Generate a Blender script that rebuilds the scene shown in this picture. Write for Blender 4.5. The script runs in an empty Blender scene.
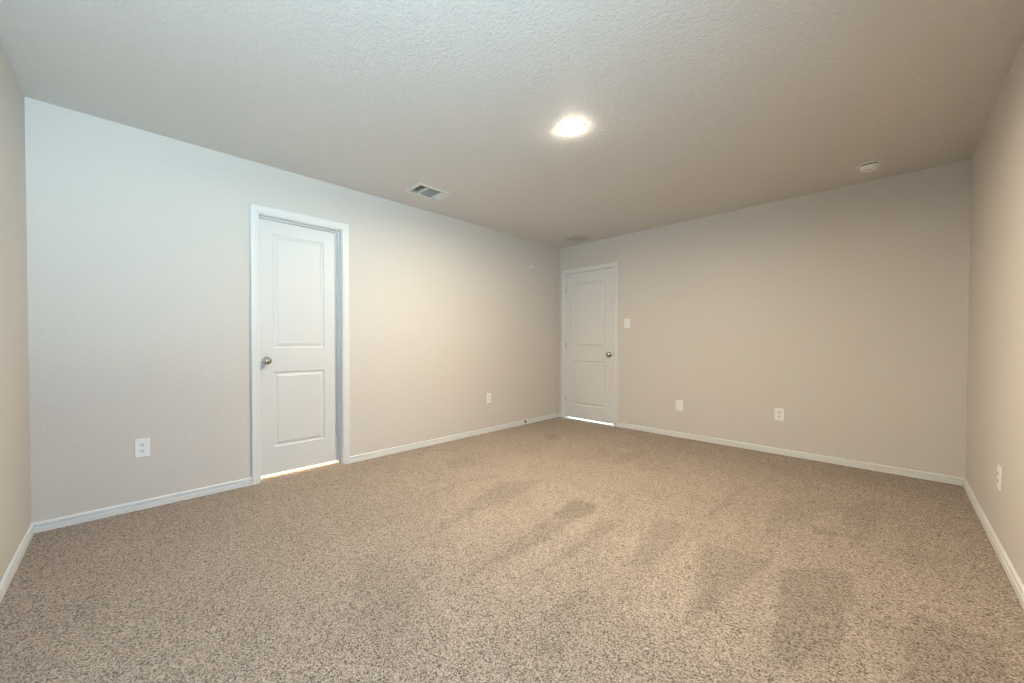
import bpy, bmesh, math, random
import numpy as np
from mathutils import Vector, Matrix

S = bpy.context.scene
COL = S.collection
random.seed(4)

# ------------------------------------------------------------------ camera
W, D, H = 3.573, 5.122, 2.44            # room: x left->right, y near->back
def look_matrix(yaw, pitch, roll):
    cy, sy, cp, sp = math.cos(yaw), math.sin(yaw), math.cos(pitch), math.sin(pitch)
    f = Vector((sy*cp, cy*cp, sp)); r = Vector((cy, -sy, 0)); u = r.cross(f)
    m = Matrix((r, u, -f)).transposed().to_4x4()
    return m @ Matrix.Rotation(roll, 4, 'Z')
cd = bpy.data.cameras.new('camera')
cam = bpy.data.objects.new('camera', cd); COL.objects.link(cam)
cd.sensor_width = 36.0
cd.lens = 379.673 / 1024 * 36.0
cd.shift_x = 50.195 / 1024
cd.shift_y = 6.697 / 1024
cd.clip_start = 0.05
cam.matrix_world = Matrix.Translation((3.1983, 0.4133, 1.0733)) @ look_matrix(-0.84788, -0.013846, 0.0)
S.camera = cam

# ------------------------------------------------------------------ view + world
S.view_settings.view_transform = 'Standard'
S.view_settings.look = 'None'
S.view_settings.gamma = 1.0
S.view_settings.use_curve_mapping = False
S.view_settings.exposure = 0.0
S.cycles.filter_width = 1.15

SKY_COL, SKY_STR = (0.25, 0.58, 1.0), 13.0
GROUND_COL, GROUND_STR = (0.545, 0.825, 1.0), 40.0
LAMP_COL, LAMP_STR = (1.0, 0.90, 0.72), 95.0
BEAM_COL, BEAM_W = (1.0, 0.865, 0.650), 68.0
CLOSET_W, HALL_W = 1000.0, 520.0

wd = bpy.data.worlds.new('world'); S.world = wd; wd.use_nodes = True
nt = wd.node_tree; nt.nodes.clear()
out = nt.nodes.new('ShaderNodeOutputWorld'); bg = nt.nodes.new('ShaderNodeBackground')
tc = nt.nodes.new('ShaderNodeTexCoord'); sep = nt.nodes.new('ShaderNodeSeparateXYZ')
rmp = nt.nodes.new('ShaderNodeMapRange'); mix = nt.nodes.new('ShaderNodeMix'); mix.data_type = 'RGBA'
rmp.inputs['From Min'].default_value = -0.06; rmp.inputs['From Max'].default_value = 0.06
nt.links.new(tc.outputs['Generated'], sep.inputs[0]); nt.links.new(sep.outputs['Z'], rmp.inputs['Value'])
nt.links.new(rmp.outputs[0], mix.inputs['Factor'])
mix.inputs['A'].default_value = (*[c*GROUND_STR for c in GROUND_COL], 1)
mix.inputs['B'].default_value = (*[c*SKY_STR for c in SKY_COL], 1)
nt.links.new(mix.outputs['Result'], bg.inputs['Color']); nt.links.new(bg.outputs[0], out.inputs['Surface'])

# window opening in the right-hand wall (behind the camera's view)
WY0, WY1, WZ0, WZ1 = 0.10, 0.93, 0.70, 2.12
pl = bpy.data.lights.new('window_portal', 'AREA'); pl.shape = 'RECTANGLE'
pl.size, pl.size_y = WZ1-WZ0, WY1-WY0
pl.cycles.is_portal = True
po = bpy.data.objects.new('window_portal', pl); COL.objects.link(po)
po.location = (W+0.13, (WY0+WY1)/2, (WZ0+WZ1)/2); po.rotation_euler = (0, math.pi/2, 0)

# ------------------------------------------------------------------ materials
def mat(name, col, rough=0.5, metal=0.0, spec=0.5):
    m = bpy.data.materials.new(name); m.use_nodes = True
    b = m.node_tree.nodes['Principled BSDF']
    b.inputs['Base Color'].default_value = (*col, 1); b.inputs['Roughness'].default_value = rough
    b.inputs['Metallic'].default_value = metal; b.inputs['Specular IOR Level'].default_value = spec
    return m
def N(m, t): return m.node_tree.nodes.new(t)
def Lk(m, a, b): m.node_tree.links.new(a, b)
def bsdf(m): return m.node_tree.nodes['Principled BSDF']

def plaster(name, col, scale, strength, dist, stretch=(1, 1, 1)):
    m = mat(name, col, 0.62, 0, 0.35); b = bsdf(m)
    t = N(m, 'ShaderNodeTexCoord'); mp = N(m, 'ShaderNodeMapping'); mp.inputs['Scale'].default_value = stretch
    n = N(m, 'ShaderNodeTexNoise'); n.inputs['Scale'].default_value = scale; n.inputs['Detail'].default_value = 3
    n.inputs['Roughness'].default_value = 0.55; n.inputs['Distortion'].default_value = 0.6
    r = N(m, 'ShaderNodeValToRGB'); r.color_ramp.elements[0].position = 0.40; r.color_ramp.elements[1].position = 0.66
    n2 = N(m, 'ShaderNodeTexNoise'); n2.inputs['Scale'].default_value = scale*4; n2.inputs['Detail'].default_value = 2
    ad = N(m, 'ShaderNodeMath'); ad.operation = 'MULTIPLY_ADD'; ad.inputs[1].default_value = 0.22
    bp = N(m, 'ShaderNodeBump'); bp.inputs['Strength'].default_value = strength; bp.inputs['Distance'].default_value = dist
    Lk(m, t.outputs['Object'], mp.inputs[0]); Lk(m, mp.outputs[0], n.inputs['Vector']); Lk(m, mp.outputs[0], n2.inputs['Vector'])
    Lk(m, n.outputs['Fac'], r.inputs[0]); Lk(m, n2.outputs['Fac'], ad.inputs[0]); Lk(m, r.outputs['Color'], ad.inputs[2])
    Lk(m, ad.outputs[0], bp.inputs['Height']); Lk(m, bp.outputs[0], b.inputs['Normal'])
    return m
M_WALL = plaster('wall_paint', (0.66, 0.61, 0.555), 45, 0.16, 0.004)
M_CEIL = plaster('ceiling_paint', (0.69, 0.66, 0.625), 58, 0.36, 0.006, (1, 1, 1))

def paint(name, col, rough):
    m = mat(name, col, rough); b = bsdf(m)
    t = N(m, 'ShaderNodeTexCoord'); n = N(m, 'ShaderNodeTexNoise'); n.inputs['Scale'].default_value = 90
    bp = N(m, 'ShaderNodeBump'); bp.inputs['Strength'].default_value = 0.05; bp.inputs['Distance'].default_value = 0.001
    Lk(m, t.outputs['Object'], n.inputs['Vector']); Lk(m, n.outputs['Fac'], bp.inputs['Height']); Lk(m, bp.outputs[0], b.inputs['Normal'])
    return m
M_TRIM = paint('white_trim_paint', (0.745, 0.735, 0.715), 0.38)
M_DOOR = paint('white_door_paint', (0.715, 0.70, 0.675), 0.42)
M_PLASTIC = paint('white_plastic', (0.86, 0.85, 0.83), 0.35)
M_GRILLE = paint('white_enamel_steel', (0.72, 0.70, 0.67), 0.45)
M_RETURN = paint('tan_lit_enamel_steel', (0.66, 0.62, 0.57), 0.5)  # tan tint of the room light put into the pale enamel colour
M_GAP_SHADE = paint('grille_gap_shade', (0.47, 0.44, 0.40), 0.7)  # shade between the return louvres, put into the colour
M_SLOT = paint('dark_slot', (0.03, 0.028, 0.025), 0.7)
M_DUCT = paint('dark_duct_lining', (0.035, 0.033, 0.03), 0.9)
M_NICKEL = mat('satin_nickel', (0.46, 0.42, 0.37), 0.24, 1.0)
M_HINGE = paint('painted_hinge', (0.50, 0.48, 0.45), 0.45)
M_SPRING = mat('dark_spring_steel', (0.10, 0.085, 0.07), 0.4, 0.8)
M_OUTER = paint('closet_paint', (0.8, 0.76, 0.7), 0.7)
M_VINYL = paint('window_vinyl', (0.85, 0.85, 0.84), 0.4)

M_GLASS = bpy.data.materials.new('window_glass'); M_GLASS.use_nodes = True
g = M_GLASS.node_tree; g.nodes.clear()
o_ = g.nodes.new('ShaderNodeOutputMaterial'); tr = g.nodes.new('ShaderNodeBsdfTransparent'); gl = g.nodes.new('ShaderNodeBsdfGlossy')
mx = g.nodes.new('ShaderNodeMixShader'); mx.inputs[0].default_value = 0.06; gl.inputs['Roughness'].default_value = 0.02
g.links.new(tr.outputs[0], mx.inputs[1]); g.links.new(gl.outputs[0], mx.inputs[2]); g.links.new(mx.outputs[0], o_.inputs[0])

M_LENS = bpy.data.materials.new('lit_lens'); M_LENS.use_nodes = True
b = bsdf(M_LENS); b.inputs['Base Color'].default_value = (0.9, 0.9, 0.88, 1)
b.inputs['Emission Color'].default_value = (*LAMP_COL, 1); b.inputs['Emission Strength'].default_value = LAMP_STR

def carpet():
    m = mat('carpet_pile', (0.4, 0.33, 0.26), 0.95, 0, 0.1); b = bsdf(m)
    t = N(m, 'ShaderNodeTexCoord')
    v = N(m, 'ShaderNodeTexVoronoi'); v.inputs['Scale'].default_value = 250
    n = N(m, 'ShaderNodeTexNoise'); n.inputs['Scale'].default_value = 300; n.inputs['Detail'].default_value = 2; n.inputs['Roughness'].default_value = 0.7
    sp = N(m, 'ShaderNodeSeparateColor')
    Lk(m, t.outputs['Object'], v.inputs['Vector']); Lk(m, t.outputs['Object'], n.inputs['Vector'])
    Lk(m, v.outputs['Color'], sp.inputs[0])
    a = N(m, 'ShaderNodeMath'); a.operation = 'MULTIPLY_ADD'; a.inputs[1].default_value = 0.55
    nm = N(m, 'ShaderNodeMapRange'); nm.inputs['From Min'].default_value = 0.3; nm.inputs['From Max'].default_value = 0.7
    nm.inputs['To Max'].default_value = 0.45
    Lk(m, n.outputs['Fac'], nm.inputs['Value']); Lk(m, sp.outputs[0], a.inputs[0]); Lk(m, nm.outputs[0], a.inputs[2])
    r = N(m, 'ShaderNodeValToRGB'); e = r.color_ramp.elements
    e[0].position = 0.10; e[0].color = (0.0765, 0.0542, 0.0400, 1)
    e[1].position = 0.88; e[1].color = (0.5940, 0.4769, 0.3785, 1)
    x = e.new(0.42); x.color = (0.3240, 0.2450, 0.1853, 1)
    Lk(m, a.outputs[0], r.inputs[0])
    fl = N(m, 'ShaderNodeTexVoronoi'); fl.inputs['Scale'].default_value = 215
    fs = N(m, 'ShaderNodeSeparateColor'); fr = N(m, 'ShaderNodeMapRange')
    fr.inputs['From Min'].default_value = 0.78; fr.inputs['From Max'].default_value = 0.86
    fr.inputs['To Min'].default_value = 1.10; fr.inputs['To Max'].default_value = 0.38
    Lk(m, t.outputs['Object'], fl.inputs['Vector']); Lk(m, fl.outputs['Color'], fs.inputs[0]); Lk(m, fs.outputs[1], fr.inputs['Value'])
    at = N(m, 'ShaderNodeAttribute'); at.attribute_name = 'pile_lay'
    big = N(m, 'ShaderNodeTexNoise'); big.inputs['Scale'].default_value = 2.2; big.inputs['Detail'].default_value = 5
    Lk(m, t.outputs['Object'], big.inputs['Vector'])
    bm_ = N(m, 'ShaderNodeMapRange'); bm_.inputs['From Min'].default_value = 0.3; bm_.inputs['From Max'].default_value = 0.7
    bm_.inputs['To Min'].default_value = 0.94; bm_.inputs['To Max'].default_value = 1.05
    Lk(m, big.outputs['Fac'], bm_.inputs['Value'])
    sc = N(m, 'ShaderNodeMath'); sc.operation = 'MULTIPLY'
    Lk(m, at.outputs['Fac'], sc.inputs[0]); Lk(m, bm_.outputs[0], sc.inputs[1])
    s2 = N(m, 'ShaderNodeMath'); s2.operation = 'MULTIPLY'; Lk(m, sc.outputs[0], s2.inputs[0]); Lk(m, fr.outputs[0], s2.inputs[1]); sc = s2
    mu = N(m, 'ShaderNodeVectorMath'); mu.operation = 'SCALE'
    Lk(m, r.outputs['Color'], mu.inputs[0]); Lk(m, sc.outputs[0], mu.inputs['Scale'])
    Lk(m, mu.outputs[0], b.inputs['Base Color'])
    bp = N(m, 'ShaderNodeBump'); bp.inputs['Strength'].default_value = 0.6; bp.inputs['Distance'].default_value = 0.006
    Lk(m, a.outputs[0], bp.inputs['Height']); Lk(m, bp.outputs[0], b.inputs['Normal'])
    b.inputs['Sheen Weight'].default_value = 0.15; b.inputs['Sheen Roughness'].default_value = 0.6
    return m
M_CARPET = carpet()

# ------------------------------------------------------------------ mesh helpers
def link(name, bm, m, parent=None, loc=None, rot=None, smooth=False):
    bmesh.ops.recalc_face_normals(bm, faces=bm.faces)
    me = bpy.data.meshes.new(name); bm.to_mesh(me); bm.free()
    me.materials.append(m)
    if smooth:
        for p in me.polygons: p.use_smooth = True
    ob = bpy.data.objects.new(name, me); COL.objects.link(ob)
    if parent: ob.parent = parent
    if loc: ob.location = loc
    if rot: ob.rotation_euler = rot
    return ob
def box(bm, lo, hi, bev=0.0, seg=2):
    c = [(a+b_)/2 for a, b_ in zip(lo, hi)]; s = [abs(b_-a) for a, b_ in zip(lo, hi)]
    t = bmesh.new()
    bmesh.ops.create_cube(t, size=1.0)
    for v in t.verts: v.co = Vector((c[0]+v.co.x*s[0], c[1]+v.co.y*s[1], c[2]+v.co.z*s[2]))
    if bev: bmesh.ops.bevel(t, geom=t.edges[:], offset=bev, segments=seg, affect='EDGES', profile=0.5)
    me = bpy.data.meshes.new('tmp'); t.to_mesh(me); t.free(); bm.from_mesh(me); bpy.data.meshes.remove(me)
def lathe(bm, prof, n=32, axis='Z'):
    """prof: (radius, height) along axis."""
    rings = []
    for r, z in prof:
        if r < 1e-6:
            rings.append([bm.verts.new((0, 0, z))])
        else:
            rings.append([bm.verts.new((r*math.cos(2*math.pi*i/n), r*math.sin(2*math.pi*i/n), z)) for i in range(n)])
    for A, B in zip(rings, rings[1:]):
        for i in range(n):
            j = (i+1) % n
            if len(A) == 1 and len(B) == 1: continue
            if len(A) == 1: bm.faces.new((A[0], B[i], B[j]))
            elif len(B) == 1: bm.faces.new((A[i], A[j], B[0]))
            else: bm.faces.new((A[i], A[j], B[j], B[i]))
    if axis != 'Z':
        R = {'X': Matrix.Rotation(math.pi/2, 3, 'Y'), '-Y': Matrix.Rotation(math.pi/2, 3, 'X'), '-Z': Matrix.Rotation(math.pi, 3, 'X')}[axis]
        for ring in rings:
            for v in ring: v.co = R @ v.co
def sweep(bm, prof, frames):
    """prof: closed list of (a,b); frames: (origin, avec, bvec) per station."""
    rs = [[bm.verts.new(Vector(o)+Vector(a)*p+Vector(b_)*q) for p, q in prof] for o, a, b_ in frames]
    n = len(prof)
    for A, B in zip(rs, rs[1:]):
        for i in range(n): bm.faces.new((A[i], A[(i+1) % n], B[(i+1) % n], B[i]))
    bm.faces.new(rs[0]); bm.faces.new(rs[-1])
def empty(name, loc=(0, 0, 0), rot=(0, 0, 0)):
    o = bpy.data.objects.new(name, None); COL.objects.link(o); o.location = loc; o.rotation_euler = rot
    o.empty_display_size = 0.1
    return o
def tag(o, label, cat, group=None, kind=None):
    o['label'] = label; o['category'] = cat
    if group: o['group'] = group
    if kind: o['kind'] = kind
    return o

# ------------------------------------------------------------------ door openings (jamb inner faces)
T = 0.115                                  # partition thickness
D1Y0, D1Y1, D1Z = 1.176, 1.831, 2.056      # opening in left wall
D2X0, D2X1, D2Z = 0.110, 0.824, 2.050      # opening in back wall
J = 0.019                                  # jamb board thickness

# ------------------------------------------------------------------ floor (carpet)
CX0, HY1 = -1.90, D+2.2
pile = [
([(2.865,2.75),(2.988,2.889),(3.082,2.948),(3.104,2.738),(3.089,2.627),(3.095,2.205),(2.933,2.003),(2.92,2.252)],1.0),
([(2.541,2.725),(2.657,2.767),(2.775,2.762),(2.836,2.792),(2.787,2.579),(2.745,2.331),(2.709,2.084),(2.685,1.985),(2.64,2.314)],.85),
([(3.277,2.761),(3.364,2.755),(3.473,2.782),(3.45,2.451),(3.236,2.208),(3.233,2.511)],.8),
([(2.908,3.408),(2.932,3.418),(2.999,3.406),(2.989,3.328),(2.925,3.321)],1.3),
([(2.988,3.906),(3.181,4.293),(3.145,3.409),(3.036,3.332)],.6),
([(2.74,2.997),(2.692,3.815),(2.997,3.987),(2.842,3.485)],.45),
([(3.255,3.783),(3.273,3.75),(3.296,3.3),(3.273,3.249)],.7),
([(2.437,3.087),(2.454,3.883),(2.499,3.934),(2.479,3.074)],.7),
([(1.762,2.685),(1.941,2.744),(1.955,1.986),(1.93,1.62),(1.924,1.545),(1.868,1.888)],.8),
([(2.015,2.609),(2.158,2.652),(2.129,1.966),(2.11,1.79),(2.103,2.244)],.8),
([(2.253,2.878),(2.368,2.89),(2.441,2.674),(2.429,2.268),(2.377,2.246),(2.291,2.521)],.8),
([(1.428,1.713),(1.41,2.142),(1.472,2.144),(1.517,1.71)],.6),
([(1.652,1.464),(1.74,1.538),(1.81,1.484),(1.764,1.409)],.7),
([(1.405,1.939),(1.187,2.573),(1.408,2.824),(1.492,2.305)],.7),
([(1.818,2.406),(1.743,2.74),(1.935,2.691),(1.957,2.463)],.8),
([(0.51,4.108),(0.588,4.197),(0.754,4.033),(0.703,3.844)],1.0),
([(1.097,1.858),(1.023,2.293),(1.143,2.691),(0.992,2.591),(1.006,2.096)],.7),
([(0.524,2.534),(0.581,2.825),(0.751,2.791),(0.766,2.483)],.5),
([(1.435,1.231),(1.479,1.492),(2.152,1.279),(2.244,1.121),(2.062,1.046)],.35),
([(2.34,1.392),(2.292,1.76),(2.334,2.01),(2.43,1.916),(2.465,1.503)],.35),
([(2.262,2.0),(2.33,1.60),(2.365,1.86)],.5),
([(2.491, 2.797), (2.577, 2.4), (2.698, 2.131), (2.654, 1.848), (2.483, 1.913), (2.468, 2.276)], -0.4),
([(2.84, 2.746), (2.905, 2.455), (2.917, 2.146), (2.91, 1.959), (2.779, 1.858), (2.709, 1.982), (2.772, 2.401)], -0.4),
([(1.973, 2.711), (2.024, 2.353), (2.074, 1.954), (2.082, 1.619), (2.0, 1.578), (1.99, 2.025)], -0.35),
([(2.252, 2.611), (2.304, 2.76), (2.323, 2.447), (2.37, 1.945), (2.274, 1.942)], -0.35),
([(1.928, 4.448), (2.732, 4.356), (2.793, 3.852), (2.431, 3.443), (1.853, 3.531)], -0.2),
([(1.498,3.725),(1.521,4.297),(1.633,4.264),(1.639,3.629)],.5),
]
def build_floor():
    st = 0.011
    nx = int(round((W+0.10-CX0)/st))+1; ny = int(round((HY1+0.12)/st))+1
    xs = np.linspace(CX0, W+0.10, nx); ys = np.linspace(-0.12, HY1, ny)
    X, Y = np.meshgrid(xs, ys, indexing='ij')
    rng = np.random.default_rng(3)
    # wobble the sample point so the marks get combed, uneven edges
    def smooth_noise(k, amp):
        g = rng.normal(size=(int(nx*st/k)+3, int(ny*st/k)+3))
        u = (X-CX0)/k; v = (Y+0.12)/k; i = u.astype(int); j = v.astype(int); fu = u-i; fv = v-j
        fu = fu*fu*(3-2*fu); fv = fv*fv*(3-2*fv)
        return amp*((g[i, j]*(1-fu)+g[i+1, j]*fu)*(1-fv)+(g[i, j+1]*(1-fu)+g[i+1, j+1]*fu)*fv)
    PX = X+smooth_noise(0.05, 0.006); PY = Y+smooth_noise(0.05, 0.011)
    lay = np.ones_like(X)
    for P, w in pile:
        inside = np.zeros(X.shape, bool); dist = np.full(X.shape, 9.0)
        for (ax, ay), (bx, by) in zip(P, P[1:]+P[:1]):
            c = (ay > PY) != (by > PY)
            with np.errstate(divide='ignore', invalid='ignore'):
                xi = (bx-ax)*(PY-ay)/((by-ay) if by != ay else 1e-9)+ax
            inside ^= c & (PX < xi)
            dx, dy = bx-ax, by-ay
            tt = np.clip(((PX-ax)*dx+(PY-ay)*dy)/(dx*dx+dy*dy), 0, 1)
            dist = np.minimum(dist, np.hypot(PX-ax-tt*dx, PY-ay-tt*dy))
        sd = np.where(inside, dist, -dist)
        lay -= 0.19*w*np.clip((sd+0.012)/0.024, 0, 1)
    lay *= 1+smooth_noise(0.25, 0.012)
    Z = smooth_noise(0.012, 0.0006)-0.0006
    co = np.stack([X, Y, Z], -1).reshape(-1, 3).astype(np.float32)
    idx = np.arange(nx*ny).reshape(nx, ny)
    q = np.stack([idx[:-1, :-1], idx[1:, :-1], idx[1:, 1:], idx[:-1, 1:]], -1).reshape(-1, 4).astype(np.int32)
    me = bpy.data.meshes.new('floor')
    me.vertices.add(len(co)); me.vertices.foreach_set('co', co.ravel())
    me.loops.add(q.size); me.loops.foreach_set('vertex_index', q.ravel())
    me.polygons.add(len(q)); me.polygons.foreach_set('loop_start', np.arange(0, q.size, 4, dtype=np.int32))
    me.update(calc_edges=True)
    a = me.attributes.new('pile_lay', 'FLOAT', 'POINT'); a.data.foreach_set('value', lay.ravel().astype(np.float32))
    me.polygons.foreach_set('use_smooth', np.ones(len(q), bool))
    me.materials.append(M_CARPET)
    o = bpy.data.objects.new('floor', me); COL.objects.link(o)
    tag(o, 'beige speckled cut-pile carpet with vacuum marks covering the whole floor', 'carpet', kind='structure')
build_floor()

# ------------------------------------------------------------------ walls, ceiling
def struct(name, boxes, m, label, cat):
    bm = bmesh.new()
    for lo, hi in boxes: box(bm, lo, hi)
    return tag(link(name, bm, m), label, cat, kind='structure')
ZB = -0.02; ZT = H+0.12
struct('wall_left', [((-T, -T, ZB), (0, D1Y0-J, ZT)), ((-T, D1Y1+J, ZB), (0, D+T, ZT)), ((-T, D1Y0-J, D1Z+J), (0, D1Y1+J, ZT))],
       M_WALL, 'long pale greige wall on the left holding the recessed closet door', 'wall')
struct('wall_back', [((0, D, ZB), (D2X0-J, D+T, ZT)), ((D2X1+J, D, ZB), (W, D+T, ZT)), ((D2X0-J, D, D2Z+J), (D2X1+J, D+T, ZT))],
       M_WALL, 'beige far wall with the corner door and light switch', 'wall')
struct('wall_right', [((W, -T, ZB), (W+0.14, WY0, ZT)), ((W, WY1, ZB), (W+0.14, D+T, ZT)), ((W, WY0, ZB), (W+0.14, WY1, WZ0)), ((W, WY0, WZ1), (W+0.14, WY1, ZT))],
       M_WALL, 'beige wall along the right edge of the photo with one outlet', 'wall')
struct('wall_near', [((0, -T, ZB), (W, 0, ZT))], M_WALL, 'narrow strip of grey-green wall at the left edge of the photo', 'wall')
# ceiling with the duct opening of the supply register
VX0, VX1, VY0, VY1 = 0.312, 0.498, 2.322, 2.652
struct('ceiling', [((0, 0, H), (VX0, D, ZT)), ((VX1, 0, H), (W, D, ZT)), ((VX0, 0, H), (VX1, VY0, ZT)), ((VX0, VY1, H), (VX1, D, ZT))],
       M_CEIL, 'textured off-white ceiling with the round light, two vents and smoke detector', 'ceiling')

# closet behind door 1, hall behind door 2 (seen only as light under the doors)
struct('wall_closet', [((CX0-0.1, 0.70, ZB), (CX0, 2.50, ZT)), ((CX0, 0.70, ZB), (-T, 0.80, ZT)), ((CX0, 2.40, ZB), (-T, 2.50, ZT)), ((CX0-0.1, 0.70, H), (-T, 2.50, ZT))],
       M_OUTER, 'closet walls behind the door in the left wall', 'wall')
struct('wall_hall', [((-T, HY1, ZB), (1.7, HY1+0.1, ZT)), ((-T-0.1, D+T, ZB), (-T, HY1+0.1, ZT)), ((1.7, D+T, ZB), (1.8, HY1+0.1, ZT)), ((-T, D+T, H), (1.7, HY1, ZT))],
       M_OUTER, 'hall walls behind the corner door in the far wall', 'wall')
def area(name, loc, size, w, col):
    l = bpy.data.lights.new(name, 'AREA'); l.shape = 'DISK'; l.size = size; l.energy = w; l.color = col
    o = bpy.data.objects.new(name, l); COL.objects.link(o); o.location = loc
area('closet_lamp', (-1.45, 1.5, H-0.05), 0.3, CLOSET_W, (1.0, 0.82, 0.56))
area('hall_daylight_fill', (0.5, D+1.6, H-0.05), 0.4, HALL_W, (0.50, 0.79, 1.0))  # added unseen light standing in for daylight in the hall

# ------------------------------------------------------------------ baseboards
BP = [(0, 0), (0.013, 0), (0.013, 0.026), (0.0125, 0.0285), (0.0045, 0.0305), (0.0035, 0.0405), (0.0115, 0.0415),
      (0.0105, 0.050), (0.008, 0.055), (0.0035, 0.058), (0, 0.058)]
def base(name, runs, label):
    bm = bmesh.new()
    for fr in runs: sweep(bm, BP, fr)
    return tag(link(name, bm, M_TRIM), label, 'baseboard', kind='structure')
Z1 = (0, 0, 1)
C1A, C1B = D1Y0-0.005-0.057, D1Y1+0.005+0.057    # outer casing edges, door 1
C2A, C2B = D2X0-0.004-0.057, D2X1+0.004+0.057
base('baseboard_left', [[((0, 0, 0), (1, 1, 0), Z1), ((0, C1A, 0), (1, 0, 0), Z1)], [((0, C1B, 0), (1, 0, 0), Z1), ((0, D, 0), (1, -1, 0), Z1)]],
     'white stepped baseboard along the left wall on both sides of the closet door')
base('baseboard_back', [[((C2B, D, 0), (0, -1, 0), Z1), ((W, D, 0), (-1, -1, 0), Z1)], [((0, D, 0), (1, -1, 0), Z1), ((C2A, D, 0), (0, -1, 0), Z1)]],
     'white stepped baseboard along the far wall')
base('baseboard_right', [[((W, D, 0), (-1, -1, 0), Z1), ((W, 0, 0), (-1, 1, 0), Z1)]],
     'white stepped baseboard along the right wall')
base('baseboard_near', [[((W, 0, 0), (-1, 1, 0), Z1), ((0, 0, 0), (1, 1, 0), Z1)]],
     'short visible run of white baseboard at the left edge of the photo')

# ------------------------------------------------------------------ door trim: casing, jamb, stop
CP = [(0, 0), (0, 0.008), (0.004, 0.0105), (0.012, 0.0105), (0.016, 0.0135), (0.030, 0.0140), (0.040, 0.0165), (0.052, 0.0175), (0.057, 0.015), (0.057, 0)]
def door_trim(name, to_world, u0, u1, z, rev, stop_at, stop_w, label, strike=None):
    """local frame: u along the wall, v out of the wall into the room, z up."""
    root = empty(name); tag(root, label, 'door trim', kind='structure')
    a, b_, zt = u0-rev, u1+rev, z+rev
    def vec(u, v, zz): return to_world(u, v, zz)-to_world(0, 0, 0)
    bm = bmesh.new()
    out = vec(0, 1, 0)
    sweep(bm, CP, [(to_world(a, 0, 0), vec(-1, 0, 0), out), (to_world(a, 0, zt), vec(-1, 0, 1), out),
                   (to_world(b_, 0, zt), vec(1, 0, 1), out), (to_world(b_, 0, 0), vec(1, 0, 0), out)])
    link('casing', bm, M_TRIM, root)
    bm = bmesh.new()
    def wbox(lo, hi, bev=0.0):
        p, q = to_world(*lo), to_world(*hi)
        box(bm, [min(x, y) for x, y in zip(p, q)], [max(x, y) for x, y in zip(p, q)], bev)
    wbox((u0-J, -T, 0), (u0, 0, z+J)); wbox((u1, -T, 0), (u1+J, 0, z+J)); wbox((u0, -T, z), (u1, 0, z+J))
    link('jamb', bm, M_TRIM, root)
    bm = bmesh.new()
    s0, s1 = stop_at, stop_at+stop_w
    wbox((u0, s0, 0.004), (u0+0.011, s1, z), 0.002); wbox((u1-0.011, s0, 0.004), (u1, s1, z), 0.002); wbox((u0+0.011, s0, z-0.011), (u1-0.011, s1, z), 0.002)
    link('stop_molding', bm, M_TRIM, root)
    if strike:
        bm = bmesh.new(); wbox((u1-0.0015, -0.030, strike-0.028), (u1, 0.0005, strike+0.028)); wbox((u1-0.0015, 0.0, strike-0.020), (u1+0.0045, 0.003, strike+0.020), 0.0006)
        link('strike_plate', bm, M_NICKEL, root)
    return root
w1 = lambda u, v, z: Vector((v, u, z))
w2 = lambda u, v, z: Vector((u, D-v, z))
door_trim('trim_1', w1, D1Y0, D1Y1, D1Z, 0.005, -0.078, 0.032, 'white moulded casing and deep jamb around the closet door in the left wall')
door_trim('trim_2', w2, D2X0, D2X1, D2Z, 0.004, -0.075, 0.030, 'white moulded casing around the corner door in the far wall', 0.925)

# ------------------------------------------------------------------ doors
def panel_face(bm, w, h, panels, y=0.0, sgn=1):
    """moulded two-panel face in local x (width) / z (height); depth along -y*sgn."""
    xs = sorted({0, w}|{p[0] for p in panels}|{p[1] for p in panels}); zs = sorted({0, h}|{p[2] for p in panels}|{p[3] for p in panels})
    cache = {}
    def V(x, z, d=0.0):
        k = (round(x, 5), round(z, 5), round(d, 5))
        if k not in cache: cache[k] = bm.verts.new((x, y+sgn*d, z))
        return cache[k]
    for i in range(len(xs)-1):
        for j in range(len(zs)-1):
            c = ((xs[i]+xs[i+1])/2, (zs[j]+zs[j+1])/2)
            if any(p[0] < c[0] < p[1] and p[2] < c[1] < p[3] for p in panels): continue
            bm.faces.new((V(xs[i], zs[j]), V(xs[i+1], zs[j]), V(xs[i+1], zs[j+1]), V(xs[i], zs[j+1])))
    for x0, x1, z0, z1 in panels:
        prev = None
        for ins, dep in ((0, 0), (0.004, 0.0015), (0.011, 0.0075), (0.015, 0.0085), (0.021, 0.0085), (0.036, 0.0035), (0.039, 0.0015)):
            r = [V(x0+ins, z0+ins, dep), V(x1-ins, z0+ins, dep), V(x1-ins, z1-ins, dep), V(x0+ins, z1-ins, dep)]
            if prev:
                for k in range(4): bm.faces.new((prev[k], prev[(k+1) % 4], r[(k+1) % 4], r[k]))
            prev = r
        bm.faces.new(prev)
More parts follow.
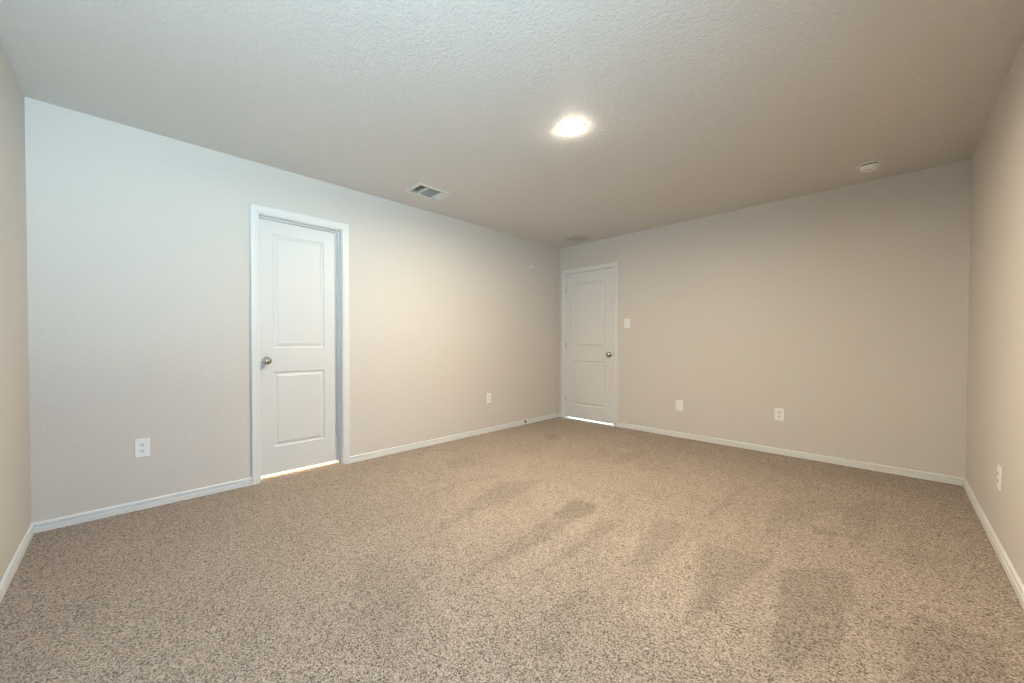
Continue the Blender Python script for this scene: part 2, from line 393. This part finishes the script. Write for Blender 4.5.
def make_door(name, w, h, panels, loc, rotz, knob_x, knob_z, label, hinge=None):
    """local: x = width, -y = toward the room, front face at y=0."""
    th = 0.035
    bm = bmesh.new()
    panel_face(bm, w, h, panels, 0.0, 1); panel_face(bm, w, h, panels, th, -1)
    for (xa, za), (xb, zb) in (((0, 0), (w, 0)), ((w, 0), (w, h)), ((w, h), (0, h)), ((0, h), (0, 0))):
        bm.faces.new([bm.verts.new(c) for c in ((xa, 0, za), (xb, 0, zb), (xb, th, zb), (xa, th, za))])
    bmesh.ops.remove_doubles(bm, verts=bm.verts, dist=1e-5)
    d = link(name, bm, M_DOOR, None, loc, (0, 0, rotz))
    tag(d, label, 'door', kind='structure')
    bm = bmesh.new()
    lathe(bm, [(0.0, 0.010), (0.0125, 0.010), (0.0115, 0.022), (0.012, 0.028), (0.018, 0.033), (0.0245, 0.040), (0.0272, 0.047), (0.0265, 0.054), (0.0225, 0.060), (0.015, 0.0635), (0.0, 0.0645)], 36, '-Y')
    kb = link('door_knob', bm, M_NICKEL, d, (knob_x, 0, knob_z), smooth=True)
    kb['label'] = 'round satin nickel knob'
    bm = bmesh.new()
    lathe(bm, [(0.0, 0.0), (0.0325, 0.0), (0.0325, 0.003), (0.030, 0.006), (0.022, 0.009), (0.014, 0.0115), (0.0, 0.0115)], 36, '-Y')
    link('rosette', bm, M_NICKEL, kb, smooth=True)
    if hinge is not None:
        for hz in (0.245, 1.02, 1.80):
            bm = bmesh.new()
            lathe(bm, [(0, -0.046), (0.003, -0.046), (0.004, -0.044), (0.0058, -0.043), (0.0058, -0.015), (0.0050, -0.0145), (0.0058, -0.014), (0.0058, 0.014), (0.0050, 0.0145), (0.0058, 0.015), (0.0058, 0.043), (0.004, 0.044), (0.003, 0.047), (0, 0.047)], 12)
            box(bm, (0.0, -0.001, -0.043), (0.012, 0.002, 0.043))
            link('hinge', bm, M_HINGE, d, (hinge, -0.005, hz), smooth=False)
        bm = bmesh.new(); box(bm, (w-0.001, 0.004, knob_z-0.028), (w+0.0008, 0.030, knob_z+0.028)); box(bm, (w, 0.009, knob_z-0.012), (w+0.0045, 0.022, knob_z+0.012), 0.001)
        link('latch', bm, M_NICKEL, d)
    return d
# door 1: local x -> +y world, -y local -> +x world  (rotate +90 deg)
w_1 = D1Y1-D1Y0-0.006; b1 = 0.023; h_1 = D1Z-0.003-b1
y1 = D1Y0+0.003
make_door('door_1', w_1, h_1, [(1.290-y1, 1.709-y1, 0.234-b1, 0.842-b1), (1.290-y1, 1.709-y1, 1.029-b1, 1.945-b1)],
          (-0.079, y1, b1), math.pi/2, 1.240-y1, 0.932-b1,
          'white two-panel door recessed in the left wall, knob on its left side')
w_2 = D2X1-D2X0-0.006; b2 = 0.026; h_2 = D2Z-0.003-b2
x2 = D2X0+0.003
make_door('door_2', w_2, h_2, [(0.230-x2, 0.700-x2, 0.206-b2, 0.830-b2), (0.230-x2, 0.700-x2, 1.019-b2, 1.912-b2)],
          (x2, D+0.003, b2), 0.0, 0.767-x2, 0.925-b2,
          'white two-panel door in the far corner, knob on its right side', hinge=-0.0015)

# ------------------------------------------------------------------ wall plates
# local frame of plates: x across, -y out of the wall, z up
ROT_LEFT, ROT_BACK, ROT_RIGHT = math.pi/2, 0.0, -math.pi/2
def plate_mesh(bm, w=0.076, h=0.121, t=0.006):
    o = [(-w/2, -h/2), (w/2, -h/2), (w/2, h/2), (-w/2, h/2)]
    prev = None
    for ins, y in ((0, 0), (0, -t*0.45), (0.0022, -t*0.85), (0.005, -t), (0.02, -t)):
        r = [bm.verts.new((x-math.copysign(ins, x), y, z-math.copysign(ins, z))) for x, z in o]
        if prev:
            for k in range(4): bm.faces.new((prev[k], prev[(k+1) % 4], r[(k+1) % 4], r[k]))
        else: bm.faces.new(r)
        prev = r
    bm.faces.new(prev)
def screw(parent, z, t=0.006):
    bm = bmesh.new(); lathe(bm, [(0, 0), (0.0032, 0), (0.0030, 0.0008), (0.0018, 0.0014), (0, 0.0015)], 12, '-Y')
    return link('screw', bm, M_PLASTIC, parent, (0, -t, z), smooth=True)
def make_outlet():
    root = empty('power_outlet')
    bm = bmesh.new(); plate_mesh(bm); link('cover_plate', bm, M_PLASTIC, root)
    for s in (1, -1):
        bm = bmesh.new()
        pts = []
        for i in range(28):
            a = 2*math.pi*i/28
            pts.append((max(-0.0172, min(0.0172, 0.0195*math.cos(a))), max(-0.0142, min(0.0142, 0.0172*math.sin(a)))))
        lo = [bm.verts.new((x, -0.0045, z)) for x, z in pts]; hi = [bm.verts.new((x*0.97, -0.0072, z*0.97)) for x, z in pts]
        for i in range(28): bm.faces.new((lo[i], lo[(i+1) % 28], hi[(i+1) % 28], hi[i]))
        bm.faces.new(hi)
        rc = link('receptacle', bm, M_PLASTIC, root, (0, 0, s*0.0195))
        for x, hh in ((-0.0066, 0.0098), (0.0066, 0.0084)):
            bm = bmesh.new(); box(bm, (x-0.0017, -0.0078, 0.0035-hh/2), (x+0.0017, -0.006, 0.0035+hh/2), 0.0003, 1)
            link('slot', bm, M_SLOT, rc)
        bm = bmesh.new(); lathe(bm, [(0, 0.006), (0.0032, 0.006), (0.0032, 0.0078), (0, 0.0078)], 14, '-Y')
        link('ground_hole', bm, M_SLOT, rc, (0, 0, -0.0068))
    screw(root, 0.0)
    return root
def copy_tree(o, parent=None):
    c = o.copy(); COL.objects.link(c)
    if parent: c.parent = parent; c.matrix_parent_inverse = o.matrix_parent_inverse.copy()
    for ch in list(o.children): copy_tree(ch, c)
    return c
src = make_outlet()
for k, (loc, rz, lab) in enumerate([
    ((0, 0.482, 0.396), ROT_LEFT, 'white duplex power outlet low on the left wall, left of the closet door'),
    ((0, 3.668, 0.411), ROT_LEFT, 'white power outlet low on the left wall between closet door and far corner'),
    ((2.487, D, 0.384), ROT_BACK, 'white duplex power outlet low on the far wall, its slots showing'),
    ((W, 3.777, 0.380), ROT_RIGHT, 'white power outlet seen edge-on, low on the right-hand wall')]):
    o = src if k == 0 else copy_tree(src)
    o.location = loc; o.rotation_euler = (0, 0, rz)
    tag(o, lab, 'power outlet', 'power outlets low on the walls')

bl = empty('wall_plate', (1.604, D, 0.362), (0, 0, ROT_BACK))
tag(bl, 'white slotless cover plate low on the far wall, right of the corner door', 'wall plate')
bm = bmesh.new(); plate_mesh(bm); link('cover_plate', bm, M_PLASTIC, bl)
bm = bmesh.new(); box(bm, (-0.0165, -0.0075, -0.033), (0.0165, -0.005, 0.033), 0.001); link('insert', bm, M_PLASTIC, bl)
screw(bl, 0.048); screw(bl, -0.048)

sw = empty('light_switch', (0.997, D, 1.318), (0, 0, ROT_BACK))
tag(sw, 'white toggle light switch on the far wall beside the corner door', 'light switch')
bm = bmesh.new(); plate_mesh(bm); link('cover_plate', bm, M_PLASTIC, sw)
bm = bmesh.new()
box(bm, (-0.0052, -0.0066, -0.012), (0.0052, -0.005, 0.012), 0.0006)
v0 = len(bm.verts); box(bm, (-0.0042, -0.017, -0.004), (0.0042, -0.005, 0.0055), 0.0012)
bm.verts.ensure_lookup_table()
for v in bm.verts[v0:]: v.co.z += (-0.005-v.co.y)*0.7
link('toggle', bm, M_PLASTIC, sw)
screw(sw, 0.030); screw(sw, -0.030)

# ------------------------------------------------------------------ ceiling light
lt = empty('ceiling_light', (1.832, 2.553, H), (0, 0, 0))
tag(lt, 'lit round flush-mount ceiling light glowing warm white in the middle of the ceiling', 'ceiling light')
bm = bmesh.new()
lathe(bm, [(0.0, 0.0), (0.0885, 0.0), (0.0875, 0.0008), (0.084, 0.0025), (0.076, 0.0030), (0.068, 0.0030), (0.0, 0.0030)], 56, '-Z')
link('trim_ring', bm, M_PLASTIC, lt, smooth=True)
bm = bmesh.new()
lathe(bm, [(0.067, 0.0028), (0.0660, 0.0125), (0.059, 0.0155), (0.045, 0.0175), (0.024, 0.0188), (0.0, 0.0190)], 20, '-Z')
link('lens', bm, M_LENS, lt, smooth=True)
# the LED array's downward beam
dl = bpy.data.lights.new('led_array', 'AREA'); dl.shape = 'DISK'; dl.size = 0.11; dl.energy = BEAM_W; dl.color = BEAM_COL; dl.spread = math.radians(174)
do = bpy.data.objects.new('led_array', dl); COL.objects.link(do); do.parent = lt; do.location = (0, 0, -0.0205)

# ------------------------------------------------------------------ supply register
vt = empty('ceiling_vent', (0, 0, 0))
vx0, vx1, vy0, vy1 = 0.285, 0.522, 2.292, 2.682
vt.location = ((vx0+vx1)/2, (vy0+vy1)/2, H)
ox, oy = vt.location.x, vt.location.y
tag(vt, 'white steel ceiling vent with dark open louvres above the left wall, nearer the camera', 'ceiling vent')
def rel(bm):
    for v in bm.verts: v.co.x -= ox; v.co.y -= oy; v.co.z -= H
    return bm
bm = bmesh.new()
prev = None
ix0, ix1, iy0, iy1 = 0.316, 0.494, 2.326, 2.648
for (a0, a1, b0, b1_), z in (((vx0, vx1, vy0, vy1), 0.0), ((vx0+0.002, vx1-0.002, vy0+0.002, vy1-0.002), -0.004), ((ix0-0.004, ix1+0.004, iy0-0.004, iy1+0.004), -0.008), ((ix0, ix1, iy0, iy1), -0.007), ((ix0, ix1, iy0, iy1), 0.022)):
    r = [bm.verts.new(c) for c in ((a0, b0, H+z), (a1, b0, H+z), (a1, b1_, H+z), (a0, b1_, H+z))]
    if prev:
        for k in range(4): bm.faces.new((prev[k], prev[(k+1) % 4], r[(k+1) % 4], r[k]))
    prev = r
S1, S2 = 2.4165, 2.5680
for s in (S1, S2): box(bm, (ix0, s-0.004, H-0.0065), (ix1, s+0.004, H+0.02))
link('frame', rel(bm), M_GRILLE, vt)
def blade(bm, c, along, half, dirv, L=0.017, t=0.0012):
    """thin slat centred at c, running along `along`, its width pointing dirv."""
    a = Vector(along)*half; d = Vector(dirv).normalized()*L/2; n = a.cross(d).normalized()*t/2
    vs = [bm.verts.new(Vector(c)+sa*a+sd*d+sn*n) for sa in (-1, 1) for sd in (-1, 1) for sn in (-1, 1)]
    for f in ((0, 1, 3, 2), (4, 6, 7, 5), (0, 4, 5, 1), (2, 3, 7, 6), (0, 2, 6, 4), (1, 5, 7, 3)): bm.faces.new([vs[i] for i in f])
cx = (ix0+ix1)/2; hx = (ix1-ix0)/2
for y0_, y1_, ang, nm in ((iy0, S1-0.004, (0, -0.75, -0.66), 'louver_bank'), (S2+0.004, iy1, (0, 0.75, -0.66), 'louver_bank')):
    bm = bmesh.new(); n = max(3, int(round((y1_-y0_)/0.0125)))
    for i in range(n): blade(bm, (cx, y0_+(i+0.5)*(y1_-y0_)/n, H+0.003), (1, 0, 0), hx, ang)
    link(nm, rel(bm), M_GRILLE, vt)
bm = bmesh.new(); n = 13
for i in range(n): blade(bm, (ix0+(i+0.5)*(ix1-ix0)/n, (S1+S2)/2, H+0.003), (0, 1, 0), (S2-S1)/2-0.004, (0.62, 0, -0.78))
for i in range(10): blade(bm, (cx, S1+0.004+(i+0.5)*(S2-S1-0.008)/10, H+0.018), (1, 0, 0), hx, (0, 0.1, -1), 0.012)
link('louver_bank', rel(bm), M_GRILLE, vt)
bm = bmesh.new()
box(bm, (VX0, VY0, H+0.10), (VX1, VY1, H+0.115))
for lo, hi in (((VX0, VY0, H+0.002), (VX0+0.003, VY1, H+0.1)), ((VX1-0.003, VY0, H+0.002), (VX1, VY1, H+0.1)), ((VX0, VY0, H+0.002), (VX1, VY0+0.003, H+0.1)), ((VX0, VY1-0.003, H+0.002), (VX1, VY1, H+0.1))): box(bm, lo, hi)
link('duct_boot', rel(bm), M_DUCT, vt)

# ------------------------------------------------------------------ return grille near the far corner
rx0, rx1, ry0, ry1 = 0.335, 0.605, 4.655, 5.005
rt = empty('return_grille', ((rx0+rx1)/2, (ry0+ry1)/2, H))
tag(rt, 'pale flat ceiling grille close to the far corner above the corner door', 'ceiling vent')
ox, oy = rt.location.x, rt.location.y
bm = bmesh.new(); prev = None
jx0, jx1, jy0, jy1 = rx0+0.03, rx1-0.03, ry0+0.03, ry1-0.03
for (a0, a1, b0, b1_), z in (((rx0, rx1, ry0, ry1), 0.0), ((rx0+0.002, rx1-0.002, ry0+0.002, ry1-0.002), -0.006), ((jx0-0.002, jx1+0.002, jy0-0.002, jy1+0.002), -0.011), ((jx0, jx1, jy0, jy1), -0.0105), ((jx0, jx1, jy0, jy1), -0.001)):
    r = [bm.verts.new(c) for c in ((a0, b0, H+z), (a1, b0, H+z), (a1, b1_, H+z), (a0, b1_, H+z))]
    if prev:
        for k in range(4): bm.faces.new((prev[k], prev[(k+1) % 4], r[(k+1) % 4], r[k]))
    prev = r
link('frame', rel(bm), M_RETURN, rt)
bm = bmesh.new(); box(bm, (jx0, jy0, H-0.0015), (jx1, jy1, H-0.0005)); link('gap_shade_sheet', rel(bm), M_GAP_SHADE, rt)  # added darker sheet painting the shade in the louvre gaps
bm = bmesh.new(); n = 20
for i in range(n): blade(bm, ((jx0+jx1)/2, jy0+(i+0.5)*(jy1-jy0)/n, H-0.006), (1, 0, 0), (jx1-jx0)/2, (0, -0.30, -0.95), 0.009)
link('louver_bank', rel(bm), M_RETURN, rt)

# ------------------------------------------------------------------ smoke detector
sd = empty('smoke_detector', (3.069, 4.680, H))
tag(sd, 'round white smoke detector on the ceiling near the back right corner', 'smoke detector')
bm = bmesh.new(); lathe(bm, [(0, 0), (0.066, 0), (0.068, 0.003), (0.068, 0.007), (0.065, 0.009), (0.0, 0.009)], 40, '-Z'); link('mounting_base', bm, M_PLASTIC, sd, smooth=False)
bm = bmesh.new(); lathe(bm, [(0.0, 0.009), (0.046, 0.009), (0.046, 0.0165), (0.0, 0.0165)], 40, '-Z'); link('vent_slot', bm, M_SLOT, sd)
bm = bmesh.new(); lathe(bm, [(0, 0.0165), (0.053, 0.0165), (0.056, 0.019), (0.055, 0.032), (0.052, 0.043), (0.047, 0.047), (0.040, 0.048), (0.036, 0.045), (0.028, 0.0445), (0.0, 0.0445)], 40, '-Z'); link('body', bm, M_PLASTIC, sd, smooth=False)
bm = bmesh.new(); lathe(bm, [(0, 0.044), (0.014, 0.044), (0.014, 0.047), (0.011, 0.049), (0, 0.0495)], 24, '-Z'); link('test_button', bm, M_PLASTIC, sd, (0.0, 0.0, 0), smooth=False)

# ------------------------------------------------------------------ small wall fitting, doorstop
ws = empty('wall_fitting', (0, 4.456, 2.091), (0, 0, ROT_LEFT))
tag(ws, 'tiny white plastic fitting high on the left wall near the far corner', 'wall fitting')
bm = bmesh.new(); box(bm, (-0.030, -0.006, -0.017), (0.030, 0, 0.017), 0.0025); link('back_plate', bm, M_PLASTIC, ws)
bm = bmesh.new(); box(bm, (-0.024, -0.020, -0.012), (0.024, -0.006, 0.012), 0.004, 3); link('cover', bm, M_PLASTIC, ws)

ds = empty('door_stop', (0.011, 4.335, 0.044), (0, math.radians(24), 0))
tag(ds, 'small dark doorstop with white tip on the left baseboard near the corner door', 'doorstop')
bm = bmesh.new(); lathe(bm, [(0, 0), (0.012, 0), (0.012, 0.003), (0.008, 0.007), (0, 0.007)], 16, 'X'); link('base', bm, M_SPRING, ds, smooth=True)
bm = bmesh.new(); pr = [(0.0, 0.006)]
for i in range(8): pr += [(0.0088, 0.007+i*0.003), (0.0072, 0.0085+i*0.003)]
pr += [(0.0, 0.032)]
lathe(bm, pr, 14, 'X'); link('spring', bm, M_SPRING, ds, smooth=True)
bm = bmesh.new(); lathe(bm, [(0, 0.031), (0.0100, 0.031), (0.0115, 0.034), (0.0115, 0.044), (0.008, 0.050), (0, 0.051)], 16, 'X'); t_ = link('tip', bm, M_PLASTIC, ds, smooth=True); t_['label'] = 'white rubber tip'

# ------------------------------------------------------------------ window in the right wall (source of the daylight)
wn = empty('window_1', (W+0.09, (WY0+WY1)/2, WZ0)); tag(wn, 'white framed narrow window letting in the daylight, beside the camera', 'window', kind='structure')
ox, oy = wn.location.x, wn.location.y
def relw(bm):
    for v in bm.verts: v.co.x -= W+0.09; v.co.y -= oy; v.co.z -= WZ0
    return bm
ym = (WY0+WY1)/2; zm = (WZ0+WZ1)/2; fx0, fx1 = W+0.07, W+0.12
bm = bmesh.new()
for lo, hi in (((fx0, WY0, WZ0), (fx1, WY0+0.04, WZ1)), ((fx0, WY1-0.04, WZ0), (fx1, WY1, WZ1)), ((fx0, WY0+0.04, WZ0), (fx1, WY1-0.04, WZ0+0.04)), ((fx0, WY0+0.04, WZ1-0.04), (fx1, WY1-0.04, WZ1))): box(bm, lo, hi, 0.003)
link('window_frame', relw(bm), M_VINYL, wn)
for a0, a1 in ((WY0+0.04, WY1-0.04),):
    bm = bmesh.new(); box(bm, (fx0+0.005, a0, zm-0.02), (fx1-0.01, a1, zm+0.02), 0.003); link('sash_rail', relw(bm), M_VINYL, wn)
    bm = bmesh.new(); box(bm, (fx0+0.022, a0, WZ0+0.04), (fx0+0.026, a1, WZ1-0.04)); link('pane', relw(bm), M_GLASS, wn)
bm = bmesh.new(); box(bm, (W-0.02, WY0-0.03, WZ0-0.018), (W+0.07, WY1+0.03, WZ0), 0.004); link('window_sill', relw(bm), M_TRIM, wn)
